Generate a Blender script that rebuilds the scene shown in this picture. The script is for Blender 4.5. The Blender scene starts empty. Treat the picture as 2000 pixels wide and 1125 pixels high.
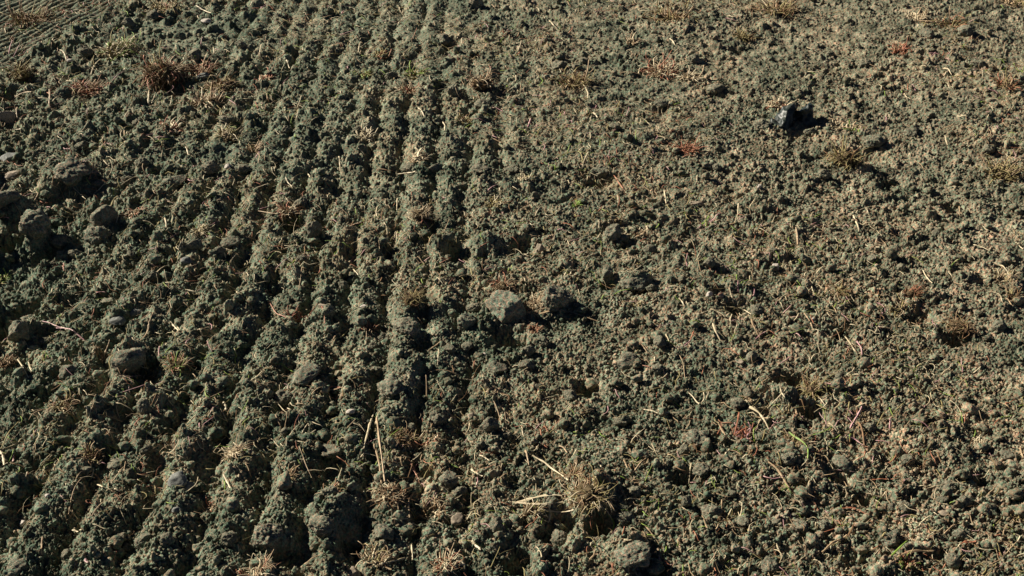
import bpy, bmesh, math
import numpy as np
from mathutils import Vector, Matrix

# ------------------------------------------------------------------ camera, light, exposure
S = bpy.context.scene
FPX, PITCH, CAMH = 2400.0, math.radians(30.5), 1.7
cam = bpy.data.objects.new('camera', bpy.data.cameras.new('camera'))
S.collection.objects.link(cam); S.camera = cam
cam.location = (0, 0, CAMH); cam.rotation_euler = (math.pi/2-PITCH, 0, 0)
cam.data.sensor_width = 36; cam.data.lens = FPX*36/2000
cam.data.clip_start = .05; cam.data.clip_end = 2000

SUN_AZ, SUN_EL = math.radians(-62), math.radians(30)     # azimuth from +Y, minus = to the left
sd = Vector((math.sin(SUN_AZ)*math.cos(SUN_EL), math.cos(SUN_AZ)*math.cos(SUN_EL), math.sin(SUN_EL)))
sun = bpy.data.objects.new('sun', bpy.data.lights.new('sun', 'SUN'))
S.collection.objects.link(sun)
sun.data.energy = 5.0; sun.data.angle = math.radians(.5); sun.data.color = (1.0, .92, .78)
sun.rotation_euler = sd.to_track_quat('Z', 'Y').to_euler()
W = bpy.data.worlds.new('World'); S.world = W; W.use_nodes = True
nt = W.node_tree; bg = nt.nodes['Background']
sky = nt.nodes.new('ShaderNodeTexSky'); sky.sky_type = 'NISHITA'; sky.sun_disc = False
sky.sun_elevation = SUN_EL; sky.sun_rotation = SUN_AZ
nt.links.new(sky.outputs[0], bg.inputs[0]); bg.inputs[1].default_value = .05
sky.air_density = .18; sky.dust_density = .0; sky.ozone_density = 1.5; sky.altitude = 1500
S.view_settings.view_transform = 'Standard'; S.view_settings.look = 'None'
S.view_settings.exposure = 0.92; S.view_settings.gamma = 1
S.cycles.max_bounces = 4; S.cycles.diffuse_bounces = 1

rs = np.random.RandomState(7)
# ------------------------------------------------------------------ numpy noise
def hsh(ix, iy, iz, seed):
    h = (ix.astype(np.int64)*374761393 + iy.astype(np.int64)*668265263 + iz*2147483647 + seed*974634777) & 0xffffffff
    h = ((h ^ (h >> 13))*1274126177) & 0xffffffff
    h = ((h ^ (h >> 16))*2246822519) & 0xffffffff
    return ((h ^ (h >> 15)) & 0xffffff)/float(0xffffff)
def noise2(x, y, seed=0):
    ix = np.floor(x); iy = np.floor(y); fx = x-ix; fy = y-iy
    fx = fx*fx*(3-2*fx); fy = fy*fy*(3-2*fy)
    a = hsh(ix, iy, 0, seed); b = hsh(ix+1, iy, 0, seed); c = hsh(ix, iy+1, 0, seed); d = hsh(ix+1, iy+1, 0, seed)
    return (a+(b-a)*fx + (c-a)*fy + (a-b-c+d)*fx*fy)*2-1
def fbm2(x, y, seed, octv):
    o = 0; a = 1; 
    for k in range(octv):
        o = o + a*noise2(x*2**k+k*17.3, y*2**k-k*9.1, seed+k); a *= .5
    return o
def noise3(p, seed=0):
    i = np.floor(p); f = p-i; f = f*f*(3-2*f)
    i = i.astype(np.int64); r = 0
    for dx in (0, 1):
        for dy in (0, 1):
            for dz in (0, 1):
                w = (f[:, 0] if dx else 1-f[:, 0])*(f[:, 1] if dy else 1-f[:, 1])*(f[:, 2] if dz else 1-f[:, 2])
                r = r + w*hsh(i[:, 0]+dx, i[:, 1]+dy, i[:, 2]+dz, seed)
    return r*2-1
def bumps2(x, y, cell, seed, dens, rmin, rmax, hf):
    """lumps scattered one to a cell: the highest dome over each point"""
    X = x/cell; Y = y/cell; ix = np.floor(X); iy = np.floor(Y); out = np.zeros_like(X)
    for dx in (-1, 0, 1):
        for dy in (-1, 0, 1):
            cx = ix+dx; cy = iy+dy
            on = hsh(cx, cy, 0, seed) < dens
            r = rmin+(rmax-rmin)*hsh(cx, cy, 3, seed)**2
            px = X-(cx+.1+.8*hsh(cx, cy, 1, seed)); py = Y-(cy+.1+.8*hsh(cx, cy, 2, seed))
            an = 6.283*hsh(cx, cy, 4, seed); st = 1+.5*hsh(cx, cy, 5, seed); c = np.cos(an); s = np.sin(an)
            qx = (px*c+py*s)*st; qy = (-px*s+py*c)
            d = (qx*qx+qy*qy)/(r*r)
            tilt = 1+.35*(qx*np.cos(an*3)+qy*np.sin(an*3))/r
            h = np.where(on & (d < 1), r*np.sqrt(np.clip(1-d, 0, 1))*tilt, 0)
            out = np.maximum(out, h)
    return out*cell*hf
def sstep(a, b, x):
    t = np.clip((x-a)/(b-a), 0, 1); return t*t*(3-2*t)

# ------------------------------------------------------------------ photograph point -> point of the field
cp, sp = math.cos(PITCH), math.sin(PITCH)
def ray(px, py):
    px = np.asarray(px, float); py = np.asarray(py, float)
    u = 562.5-py
    return (px-1000), FPX*cp+u*sp, -FPX*sp+u*cp
def flat(px, py, z=0.0):
    dx, dy, dz = ray(px, py); t = (z-CAMH)/dz
    return dx*t, dy*t
def pxm(y):                                   # photograph pixels per metre at field distance y
    return FPX/(np.maximum(y, .2)*cp+CAMH*sp)

# ------------------------------------------------------------------ furrow lines of the harrow
GR = [
 (0, [(822,1125),(825,900),(822,800),(823,700),(832,620),(835,560),(840,480),(848,400),(850,310),(862,200),(870,120),(885,0)]),
 (-1, [(700,1110),(720,837),(725,782),(735,640),(767,490),(770,440),(775,380),(790,300),(800,200),(815,120),(832,0)]),
 (-2, [(590,977),(625,822),(645,737),(660,650),(685,560),(695,440),(705,380),(715,300),(737,200),(757,120),(780,0)]),
 (-3, [(482,1022),(500,960),(545,780),(560,720),(585,640),(610,530),(625,470),(640,400),(655,310),(682,200),(705,100),(728,0)]),
 (-4, [(365,1060),(415,887),(440,800),(467,745),(500,637),(515,560),(545,500),(565,450),(590,370),(612,300),(640,200),(663,120),(690,0)]),
 (-5, [(255,1030),(340,842),(375,780),(395,740),(425,660),(440,590),(470,520),(500,440),(530,370),(562,300),(600,200),(628,110),(655,0)]),
 (-6, [(110,1090),(225,882),(245,830),(275,780),(290,740),(310,670),(345,600),(390,540),(405,500),(430,440),(470,370),(510,300),(550,200),(590,100),(622,0)]),
 (-7, [(0,1060),(60,960),(130,880),(160,820),(185,750),(240,630),(300,540),(330,490),(355,410),(400,330),(430,270),(490,180),(560,50)])]
def fit_furrows():
    A = []; b = []
    for k, pts in GR:
        p = np.array(pts, float)
        t = np.linspace(0, len(p)-1, 40); xs = np.interp(t, range(len(p)), p[:, 0]); ys = np.interp(t, range(len(p)), p[:, 1])
        X, Y = flat(xs, ys); A.append(np.stack([X, Y], 1)); b.append(np.full(40, k))
    A = np.concatenate(A); b = np.concatenate(b)
    return np.linalg.lstsq(basis(A[:, 0], A[:, 1]), b, rcond=None)[0]
def basis(X, Y):
    Y = (Y-3)/2
    return np.stack([np.ones_like(X), X, Y, X*Y, Y*Y, X*X, X*X*Y, X*Y*Y, Y**3], -1)
KF = fit_furrows()
def furrow(X, Y):
    Yc = np.clip(Y, 1.5, 5.6); lim = .36*Yc+.36
    Xc = np.clip(X, -lim*1.05, lim*.6)
    return basis(Xc, Yc) @ KF + 8.5*(X-Xc)
# the narrow wheel prints in the far left corner
ax_, ay_ = flat(np.array([0., 187.]), np.array([97., 7.]))
td = np.array([ax_[1]-ax_[0], ay_[1]-ay_[0]]); td /= np.linalg.norm(td); tn = np.array([td[1], -td[0]])
tc0 = tn @ np.array([ax_[0], ay_[0]])

PITS = [ # px, py, width px, depth m
 (888,480,48,.06),(1020,468,52,.055),(1590,795,46,.07),(1570,735,50,.05),(1440,92,36,.05),(330,165,70,.05),(1150,735,46,.05),(1190,545,22,.04),
 (1255,560,26,.04),(650,900,60,.05),(645,935,40,.04),(560,800,50,.03),(1170,1010,40,.06),(1560,245,60,.02),(1800,610,50,.035),(1875,655,50,.045),
 (1930,925,45,.045),(1700,285,60,.03),(1345,262,34,.04),(1170,345,60,.035),(1290,212,30,.04),(1230,235,30,.03),(1400,178,50,.03),(205,545,55,.05),
 (15,600,70,.09),(10,440,60,.06),(90,455,60,.04),(40,560,50,.05),(130,360,80,.02),(60,900,60,.04),(545,1085,50,.05),(830,990,40,.04),(835,905,30,.04),
 (960,790,30,.03),(990,640,60,.03),(1010,645,40,.03),(1440,600,50,.03),(240,860,30,.03),(270,730,60,.03),(690,1050,50,.04),(775,500,30,.03),
 (940,500,40,.04),(1260,1065,40,.05),(1540,730,50,.04),(1690,960,36,.035),(1740,345,40,.02),(1865,385,40,.035),(1845,430,40,.03),(1650,640,50,.03),
 (1100,620,60,.02),(1335,920,40,.03),(520,430,40,.03),(560,420,40,.035),(320,510,40,.03),(20,180,60,.04),(50,145,50,.03),(1680,1080,60,.03),(1645,915,40,.035),
 (1015,1080,60,.04),(1080,1030,50,.04),(1100,1000,60,.04),(700,750,40,.02),(930,700,20,.03),(880,80,40,.035),(1580,760,40,.05),(1500,790,40,.03)]
RISE = [(834,700,60,.018),(836,640,60,.014),(826,770,50,.010),(950,470,60,.035),(935,505,50,.03),(520,430,60,.03),(130,330,110,.05),(15,395,90,.06),(65,435,90,.03),(1235,545,60,.03),(850,470,50,.03),(1230,1060,90,.035),
 (1115,800,70,.02),(800,580,60,.03),(660,470,50,.02),(690,450,60,.03),(300,560,60,.02),(1160,955,120,.03),(1550,880,80,.02),(640,1010,80,.03),(1545,760,60,.03),(1080,580,70,.03),
 (450,600,60,.02),(380,870,70,.02),(1340,50,60,.02),(320,140,80,.02),(-75,330,110,.10),(-80,450,110,.11),(-85,570,110,.10),(-60,650,80,.07),(610,440,40,.03),(40,620,60,.04),(250,690,60,.03)]  # mounds past the left edge are unseen, added to cast shade on it

def height(x, y, cell=None):
    """height of the worked soil; cell = local mesh spacing, to drop what it cannot carry"""
    if cell is None: cell = np.zeros_like(x)
    k = furrow(x, y)
    wx = x + .010*noise2(x*35, y*35, 5)+.004*noise2(x*110, y*110, 6); wy = y + .010*noise2(x*35, y*35, 7)+.004*noise2(x*110, y*110, 8)
    k = k + .13*noise2(x*7, y*7, 11)+.09*noise2(x*28, y*28, 12)
    left = 1-sstep(-.2, 3.4, k+1.5*noise2(x*2.2, y*1.3, 19)+.5*noise2(x*9, y*6, 18))                      # ridges die out to the right
    far = 1-sstep(-7.5, -9.5, -k*0-8) if False else 1
    prof = np.sqrt(np.sin(np.pi*k)**2+.02)**.85
    amp = .037*left*(.80+.40*noise2(x*7, y*5, 21))*(1.04-.36*sstep(2.2, 4.8, y)*(1+.8*noise2(x*5, y*3, 22)))*(1-.45*sstep(-7.2, -10, k))
    trk = sstep(.0, .10, tn @ np.stack([x, y]).reshape(2, -1).astype(float) .reshape(2, -1) - tc0+0.0).reshape(x.shape) if False else None
    d = x*tn[0]+y*tn[1]-tc0
    tmask = sstep(-.62, -.50, d)*(1-sstep(.06, .14, d))*(x < -.8)*sstep(3.6, 4.4, y) if d is not None else 0
    z = amp*(prof-.5)*(1-tmask)
    z = z+.018*fbm2(x*1.7, y*1.7, 31, 2) - .06*sstep(-6.5, -11, k)*(1-sstep(3.0, 4.2, y))
    z = z+.007*fbm2(x*13, y*13, 41, 3)
    rough = (.60+.20*sstep(.5, -3, k)+.25*sstep(-7, -9.5, k)+.35*noise2(x*3, y*3, 51))*(1-.85*tmask)
    fit = lambda s: 1-sstep(s*.35, s*.9, cell)
    z = z + fit(.05)*rough*bumps2(wx, wy, .062, 101, .34, .22, .62, .60)
    z = z + fit(.03)*rough*bumps2(wx, wy, .030, 102, .50, .22, .60, .86)
    wx = wx+.0025*noise2(x*300, y*300, 15); wy = wy+.0025*noise2(x*300, y*300, 16)
    gr = (.95+.30*noise2(x*6, y*6, 61)+.35*noise2(x*2.3, y*2.3, 62))*(1-.7*tmask)
    z = z + fit(.015)*gr*bumps2(wx, wy, .0155, 103, .55, .22, .62, 1.02)
    z = z + fit(.008)*gr*bumps2(wx, wy, .0078, 104, .75, .25, .62, 1.1)
    z = z + fit(.004)*bumps2(wx, wy, .0042, 105, .9, .30, .62, 1.2)
    z = z + fit(.008)*.0020*noise2(x*210, y*210, 71) + fit(.004)*.0011*noise2(x*480, y*480, 72)
    tr = np.abs(np.sin(np.pi*d/.038))
    z = z + tmask*.011*(tr-.5)
    return z-.02
def reshape_ground(x, y, z):
    nz = 1+.45*noise2(x*38, y*38, 91)+.3*noise2(x*90, y*90, 92)
    for px, py, w, dep in PITS:
        cx, cy = flat(px, py); r = w/2/float(pxm(cy))*1.05
        q = ((x-cx)/r)**2+((y-cy)/r)**2
        z = z-dep*np.exp(-((q*nz)**1.25))
    for px, py, w, dep in RISE:
        cx, cy = flat(px, py); r = w/2/float(pxm(cy))
        q = ((x-cx)/r)**2+((y-cy)/r)**2
        z = z+dep*np.exp(-(q**1.3))
    return z

# ------------------------------------------------------------------ ground sheet: rows and columns closer together where one stands close
NROW, NCOL = 1250, 1700
vs = np.linspace(1215, -70, NROW)
yr = flat(np.full(NROW, 1000.), vs)[1]
d0 = yr[1]-yr[0]; d1 = yr[-1]-yr[-2]
back = [yr[0]]; st = d0
while back[-1] > -6: st *= 1.08; back.append(back[-1]-st)
fwd = [yr[-1]]; st = d1
while fwd[-1] < 600: st *= 1.06; fwd.append(fwd[-1]+st)
YR = np.concatenate([back[:0:-1], yr, fwd[1:]])
ud = np.linspace(-1.13, 1.13, NCOL); ue = [1.13]; st = ud[1]-ud[0]
while ue[-1] < 9: st *= 1.08; ue.append(ue[-1]+st)
UC = np.concatenate([-np.array(ue[:0:-1]), ud, ue[1:]])
def halfw(y): return 1000/FPX*(np.maximum(y, .3)*cp+CAMH*sp)
GY = np.repeat(YR[:, None], len(UC), 1); GX = UC[None, :]*halfw(GY)
CELL = np.maximum(np.gradient(YR)[:, None]*.7, np.gradient(UC)[None, :]*halfw(GY))
GZ = reshape_ground(GX, GY, height(GX, GY, CELL))
def ground(x, y):
    x = np.asarray(x, float); y = np.asarray(y, float)
    fi = np.interp(y, YR, np.arange(len(YR))); fj = np.interp(x/halfw(y), UC, np.arange(len(UC)))
    i = np.minimum(fi.astype(int), len(YR)-2); j = np.minimum(fj.astype(int), len(UC)-2); a = fi-i; b = fj-j
    return (GZ[i, j]*(1-a)+GZ[i+1, j]*a)*(1-b)+(GZ[i, j+1]*(1-a)+GZ[i+1, j+1]*a)*b
def place(px, py):
    z = 0.
    x, y = flat(px, py, 0.)
    for _ in range(8):
        z = z*.5+.5*ground(x, y); x, y = flat(px, py, z)
    return np.array([float(x), float(y), float(ground(x, y))])

# ------------------------------------------------------------------ materials
def mat(name, cols, scale, rough=.95, bump=.0, bscale=600, spec=.2, coords='Object', stops=None, fine=None, tint=None, macro=None):
    m = bpy.data.materials.new(name); m.use_nodes = True
    t = m.node_tree; n = t.nodes; b = n['Principled BSDF']
    b.inputs['Roughness'].default_value = rough; b.inputs['Specular IOR Level'].default_value = spec
    tc = n.new('ShaderNodeTexCoord'); co = tc.outputs[coords]
    if coords == 'World':
        pass
    no = n.new('ShaderNodeTexNoise'); no.inputs['Scale'].default_value = scale; no.inputs['Detail'].default_value = 8; no.inputs['Roughness'].default_value = .65
    t.links.new(co, no.inputs['Vector'])
    r = n.new('ShaderNodeValToRGB'); e = r.color_ramp.elements
    stops = stops or list(np.linspace(.3, .7, len(cols)))
    while len(e) < len(cols): e.new(.5)
    for q, (s_, c) in enumerate(zip(stops, cols)): e[q].position = s_; e[q].color = (*c, 1)
    t.links.new(no.outputs['Fac'], r.inputs[0]); out = r.outputs[0]
    if fine:
        n2 = n.new('ShaderNodeTexNoise'); n2.inputs['Scale'].default_value = fine; n2.inputs['Detail'].default_value = 4
        t.links.new(co, n2.inputs['Vector'])
        mr = n.new('ShaderNodeMapRange'); mr.inputs[1].default_value = .3; mr.inputs[2].default_value = .7; mr.inputs[3].default_value = .5; mr.inputs[4].default_value = 1.5
        t.links.new(n2.outputs['Fac'], mr.inputs[0])
        mx = n.new('ShaderNodeVectorMath'); mx.operation = 'SCALE'
        t.links.new(out, mx.inputs[0]); t.links.new(mr.outputs[0], mx.inputs['Scale']); out = mx.outputs[0]
    if macro:
        n4 = n.new('ShaderNodeTexNoise'); n4.inputs['Scale'].default_value = macro; n4.inputs['Detail'].default_value = 5; n4.inputs['Roughness'].default_value = .6
        t.links.new(co, n4.inputs['Vector'])
        r4 = n.new('ShaderNodeValToRGB'); e4 = r4.color_ramp.elements; e4.new(.5)
        for q, (s_, c) in enumerate(((.33, (.72, .79, .76)), (.5, (.98, 1, .98)), (.67, (1.24, 1.16, 1.08)))): e4[q].position = s_; e4[q].color = (*c, 1)
        t.links.new(n4.outputs['Fac'], r4.inputs[0])
        m4 = n.new('ShaderNodeVectorMath'); m4.operation = 'MULTIPLY'
        t.links.new(out, m4.inputs[0]); t.links.new(r4.outputs[0], m4.inputs[1]); out = m4.outputs[0]
        sx = n.new('ShaderNodeSeparateXYZ'); t.links.new(tc.outputs['Object'], sx.inputs[0])
        ad = n.new('ShaderNodeMath'); ad.operation = 'MULTIPLY_ADD'; ad.inputs[1].default_value = 2.4; t.links.new(n4.outputs['Fac'], ad.inputs[0]); t.links.new(sx.outputs[0], ad.inputs[2])
        r5 = n.new('ShaderNodeMapRange'); r5.inputs[1].default_value = .2; r5.inputs[2].default_value = 2.2; t.links.new(ad.outputs[0], r5.inputs[0])
        mc = n.new('ShaderNodeMix'); mc.data_type = 'RGBA'; mc.inputs[6].default_value = (.84, .94, .925, 1); mc.inputs[7].default_value = (1.10, 1.04, 1.01, 1); t.links.new(r5.outputs[0], mc.inputs[0])
        m5 = n.new('ShaderNodeVectorMath'); m5.operation = 'MULTIPLY'; t.links.new(out, m5.inputs[0]); t.links.new(mc.outputs[2], m5.inputs[1]); out = m5.outputs[0]
    if tint:
        n3 = n.new('ShaderNodeTexNoise'); n3.inputs['Scale'].default_value = tint; n3.inputs['Detail'].default_value = 3
        t.links.new(co, n3.inputs['Vector'])
        r3 = n.new('ShaderNodeValToRGB'); e3 = r3.color_ramp.elements; e3.new(.5)
        for q, (s_, c) in enumerate(((.40, (.70, 1.02, .92)), (.50, (.98, 1.0, .96)), (.61, (1.34, 1.0, .88)))): e3[q].position = s_; e3[q].color = (*c, 1)
        t.links.new(n3.outputs['Fac'], r3.inputs[0])
        m3 = n.new('ShaderNodeVectorMath'); m3.operation = 'MULTIPLY'
        t.links.new(out, m3.inputs[0]); t.links.new(r3.outputs[0], m3.inputs[1]); out = m3.outputs[0]
    t.links.new(out, b.inputs['Base Color'])
    if bump:
        nb = n.new('ShaderNodeTexNoise'); nb.inputs['Scale'].default_value = bscale; nb.inputs['Detail'].default_value = 5
        bp = n.new('ShaderNodeBump'); bp.inputs['Strength'].default_value = bump; bp.inputs['Distance'].default_value = .002
        t.links.new(co, nb.inputs['Vector']); t.links.new(nb.outputs['Fac'], bp.inputs['Height']); t.links.new(bp.outputs[0], b.inputs['Normal'])
    return m
SOILC = [(.076, .076, .056), (.160, .152, .118), (.315, .280, .222)]
SOIL = mat('soil', SOILC, 14, bump=1., bscale=330, fine=190, tint=150, macro=3.2, spec=.12)
CLODM = mat('clod_soil', SOILC, 2.5, bump=1., bscale=15, fine=12, tint=8, spec=.12)
GREYST = mat('grey_stone', [(.08, .085, .075), (.14, .145, .13), (.20, .20, .175)], 3, rough=.75, bump=.3, bscale=20, fine=12, spec=.3)
TANST = mat('tan_stone', [(.15, .13, .095), (.26, .21, .15), (.36, .29, .22)], 3, rough=.8, bump=.3, bscale=20, fine=12, spec=.3)
WHITEST = mat('white_stone', [(.30, .26, .21), (.55, .49, .43)], 3, rough=.7, fine=12, spec=.3)
ROOT = mat('dark_root_soil', [(.050, .038, .022), (.10, .075, .042), (.16, .115, .065)], 4, bump=.8, bscale=35, fine=20, spec=.1)
CREAM = mat('cream_straw', [(.36, .29, .17), (.54, .45, .29), (.68, .59, .42)], 45, rough=.6, spec=.3)
TAN = mat('tan_straw', [(.20, .13, .07), (.34, .24, .14), (.48, .36, .22)], 45, rough=.65, spec=.3)
RUST = mat('rust_leaf', [(.19, .06, .035), (.34, .13, .07), (.46, .24, .14)], 45, rough=.6, spec=.3)
GREEN = mat('green_blade', [(.10, .17, .03), (.20, .30, .05), (.34, .42, .10)], 45, rough=.55, spec=.3)
PINK = mat('pink_stem', [(.30, .13, .15), (.46, .26, .26), (.60, .44, .36)], 45, rough=.6, spec=.3)
OLIVE = mat('olive_straw', [(.14, .12, .05), (.26, .21, .09), (.38, .32, .15)], 45, rough=.7, spec=.25)
BRONZE = mat('brown_fibre', [(.10, .055, .03), (.19, .11, .055), (.28, .17, .09)], 45, rough=.7, spec=.2)
BLACK = mat('black_plastic', [(.008, .013, .012), (.018, .026, .023), (.08, .088, .072)], 30, rough=.45, bump=.3, bscale=160, fine=90, spec=.35)
MATS = dict(c=CREAM, t=TAN, r=RUST, g=GREEN, p=PINK, o=OLIVE, b=BRONZE)
CNAME = dict(c='pale cream', t='tan', r='rust red', g='green', p='pinkish', o='olive', b='brown')

# ------------------------------------------------------------------ object helpers
def new_mesh(name, V, F, mats, fmat=None, smooth=True):
    """V n x 3, F m x k (all faces one size)"""
    me = bpy.data.meshes.new(name); V = np.ascontiguousarray(V, np.float32); F = np.ascontiguousarray(F, np.int32); k = F.shape[1]
    me.vertices.add(len(V)); me.vertices.foreach_set('co', V.ravel())
    me.loops.add(F.size); me.loops.foreach_set('vertex_index', F.ravel())
    me.polygons.add(len(F)); me.polygons.foreach_set('loop_start', np.arange(0, F.size, k, dtype=np.int32))
    me.polygons.foreach_set('loop_total', np.full(len(F), k, np.int32))
    me.polygons.foreach_set('use_smooth', np.full(len(F), smooth))
    for m in mats: me.materials.append(m)
    if fmat is not None: me.polygons.foreach_set('material_index', np.ascontiguousarray(fmat, np.int32))
    me.update(calc_edges=True); return me
def link(name, data, parent=None):
    o = bpy.data.objects.new(name, data); S.collection.objects.link(o); o.parent = parent; return o
def tag(o, label=None, cat=None, group=None, kind=None):
    for k, v in (('label', label), ('category', cat), ('group', group), ('kind', kind)):
        if v: o[k] = v
    return o

nr, nc = GX.shape
idx = np.arange(nr*nc).reshape(nr, nc)
Fg = np.stack([idx[:-1, :-1], idx[:-1, 1:], idx[1:, 1:], idx[1:, :-1]], -1).reshape(-1, 4)
g = link('ploughed_ground', new_mesh('ploughed_ground', np.stack([GX, GY, GZ], -1).reshape(-1, 3), Fg, [SOIL])); g['kind'] = 'structure'

# lumps: chipped by flat planes, then roughened
ICO = {}
def ico(n):
    if n not in ICO:
        bm = bmesh.new(); bmesh.ops.create_icosphere(bm, subdivisions=n, radius=1)
        ICO[n] = (np.array([v.co for v in bm.verts]), np.array([[v.index for v in f.verts] for f in bm.faces])); bm.free()
    return ICO[n]
def lump(n, seed, sharp=.5, rough=.1, grain=.03, planes=11):
    V, F = ico(n); r = np.random.RandomState(seed)
    nn = r.normal(size=(planes, 3)); nn /= np.linalg.norm(nn, axis=1)[:, None]; off = r.uniform(.55, .95, planes)
    D = V @ nn.T; q = np.where(D > .05, off/np.maximum(D, .05), 9)
    cut = np.minimum(q.min(1), 1.1); rad = sharp*cut+(1-sharp)*(.8+.1*noise3(V*1.7+seed*3.1, seed))
    P = V*rad[:, None]
    rad2 = 1+rough*(noise3(P*2.6+seed, seed+1)+.5*noise3(P*5.5+seed, seed+2)+.28*noise3(P*12+seed, seed+3))
    if grain: rad2 = rad2+grain*(np.abs(noise3(P*9, seed+4))+.8*np.abs(noise3(P*19, seed+5)))*1.6
    if n >= 5: rad2 = rad2+grain*(.9*np.abs(noise3(P*27, seed+6))+.4*noise3(P*44, seed+7))
    return P*rad2[:, None], F
CL = [new_mesh('clod', *lump(5, 300+i, .62, .20, .075, 9), [CLODM]) for i in range(16)]
ST = {}
for nm, m in (('g', GREYST), ('t', TANST), ('w', WHITEST)):
    ST[nm] = [new_mesh('stone', *lump(4, 500+i+ord(nm), .92, .08, .012, 8), [m]) for i in range(4)]
CB = [new_mesh('clod', *lump(5, 400+i, .95, .10, .040, 8), [CLODM]) for i in range(10)]
RC = [new_mesh('root_clod', *lump(4, 700+i, .3, .2, .10), [ROOT]) for i in range(4)]

def block(n, seed):
    V, F = ico(n); r = np.random.RandomState(seed)
    nn = np.concatenate([np.eye(3), -np.eye(3)])+r.normal(0, .27, (6, 3)); nn = np.concatenate([nn, r.normal(size=(5, 3))]); nn /= np.linalg.norm(nn, axis=1)[:, None]
    off = np.concatenate([r.uniform(.62, .82, 6), r.uniform(.74, .95, 5)]); D = V @ nn.T
    rad = np.minimum(np.where(D > .05, off/np.maximum(D, .05), 9).min(1), 1.15); P = V*rad[:, None]
    return P*(1+.11*noise3(P*3+seed, 1)+.07*noise3(P*8, 2)+.06*np.abs(noise3(P*17, 3))+.035*noise3(P*36, 4))[:, None], F
PALEC = mat('pale_clod', [(.11, .115, .09), (.19, .185, .145), (.29, .265, .21)], 2.5, bump=1., bscale=18, fine=11, tint=6, spec=.12)
BK = [new_mesh('clod', *block(5, 810+i), [PALEC]) for i in range(6)]
# strands
def strand(P, r0, r1, flatn=.45, sides=4, wid=None):
    """tapered blade along the points P"""
    P = np.asarray(P, float); n = len(P)
    T = np.gradient(P, axis=0); T /= np.linalg.norm(T, axis=1)[:, None]+1e-9
    up = np.array([.01, .02, 1.]); A = np.cross(T, up); A /= np.linalg.norm(A, axis=1)[:, None]+1e-6; B = np.cross(A, T)
    r = np.linspace(r0, r1, n)
    if wid is not None: r = r*wid
    an = np.arange(sides)*2*np.pi/sides
    V = (P[:, None]+r[:, None, None]*(np.cos(an)[None, :, None]*A[:, None]+flatn*np.sin(an)[None, :, None]*B[:, None])).reshape(-1, 3)
    i = np.arange(n-1)[:, None]*sides; j = np.arange(sides)[None]; k = (j+1) % sides
    F = np.stack([i+j, i+k, i+sides+k, i+sides+j], -1).reshape(-1, 4)
    caps = np.array([[3, 2, 1, 0], [(n-1)*4, (n-1)*4+1, (n-1)*4+2, (n-1)*4+3]]) if sides == 4 else np.zeros((0, 4), int)
    return V, np.concatenate([F, caps]).astype(int)
class Bag:
    def __init__(s): s.V = []; s.F = []; s.M = []; s.n = 0
    def add(s, VF, m=0):
        V, F = VF; s.V.append(V); s.F.append(F+s.n); s.M.append(np.full(len(F), m)); s.n += len(V)
    def mesh(s, name, mats): return new_mesh(name, np.concatenate(s.V), np.concatenate(s.F), mats, np.concatenate(s.M))

# ------------------------------------------------------------------ landmarks used to tell small things apart
LM = [(1548,232,'the black plastic scrap'),(988,605,'the large pale-topped clod'),(520,1052,'the big clod at the bottom edge'),(320,148,'the dark root clod'),
 (575,612,'the red-leaved plant'),(1365,857,'the round grey clod'),(1150,975,'the large uprooted grass clump'),(1205,430,'the upright tan tuft'),
 (820,425,'the cream straw tuft'),(718,265,'the splayed cream tuft'),(888,478,'the deep round hole'),(1780,590,'the reddish root fan'),
 (1590,790,'the grass-fringed hole'),(250,703,'the cracked grey clod'),(65,440,'the massive left-edge clod'),(8,235,'the tan stone'),(350,940,'the flat grey stone'),
 (240,95,'the pale grass patch'),(390,450,'the straw ball'),(350,720,'the yellow-green tuft'),(460,880,'the dry grass heap'),(1085,583,'the rounded leaning clod'),
 (1740,1050,'the pale pinkish clod'),(1455,82,'the dark top clod'),(1050,620,'the straw tangle'),(740,870,'the tall bleached stalks'),(610,450,'the standing clod'),
 (1915,860,'the white stubble tuft'),(1295,140,'the far straw patch'),(1870,640,'the brown grass clod'),(1515,525,'the white-faced chip'),(1980,1000,'the golden side tuft'),
 (1450,850,'the crossed straw pile'),(892,1014,'the pinkish cube pebble'),(640,1020,'the craggy clod'),(745,100,'the arched yellow leaf'),(1955,330,'the golden tuft')]
used = {}
def where(px, py, skip=None):
    best = sorted((math.hypot(px-a, (py-b)*1.2), a, b, n) for a, b, n in LM if n != skip)
    out = []
    for d, a, b, n in best[:4]:
        dx, dy = px-a, py-b
        v = 'above' if dy < 0 else 'below'; h = 'left' if dx < 0 else 'right'
        far_ = 'close ' if d < 60 else 'far ' if d > 190 else ''
        if abs(dy) < .45*abs(dx): s = f'{h} of'
        elif abs(dx) < .45*abs(dy): s = f'{v}'
        else: s = f'{v} and {h} of'
        out.append((far_+s).strip()+' '+n)
    return out
def uniq(desc, px, py, skip=None):
    ws = where(px, py, skip)
    for a in ws:
        l = f'{desc} {a}'
        if l not in used and len(l.split()) <= 16: used[l] = 1; return l
    for i in range(len(ws)):
        for j in range(len(ws)):
            if i == j: continue
            n2 = ws[j].split('the ', 1)[1]
            l = f'{desc} {ws[i]}, towards the {n2}'
            if l not in used and len(l.split()) <= 16: used[l] = 1; return l
    l = f'{desc} {ws[0]}'; return l

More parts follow.
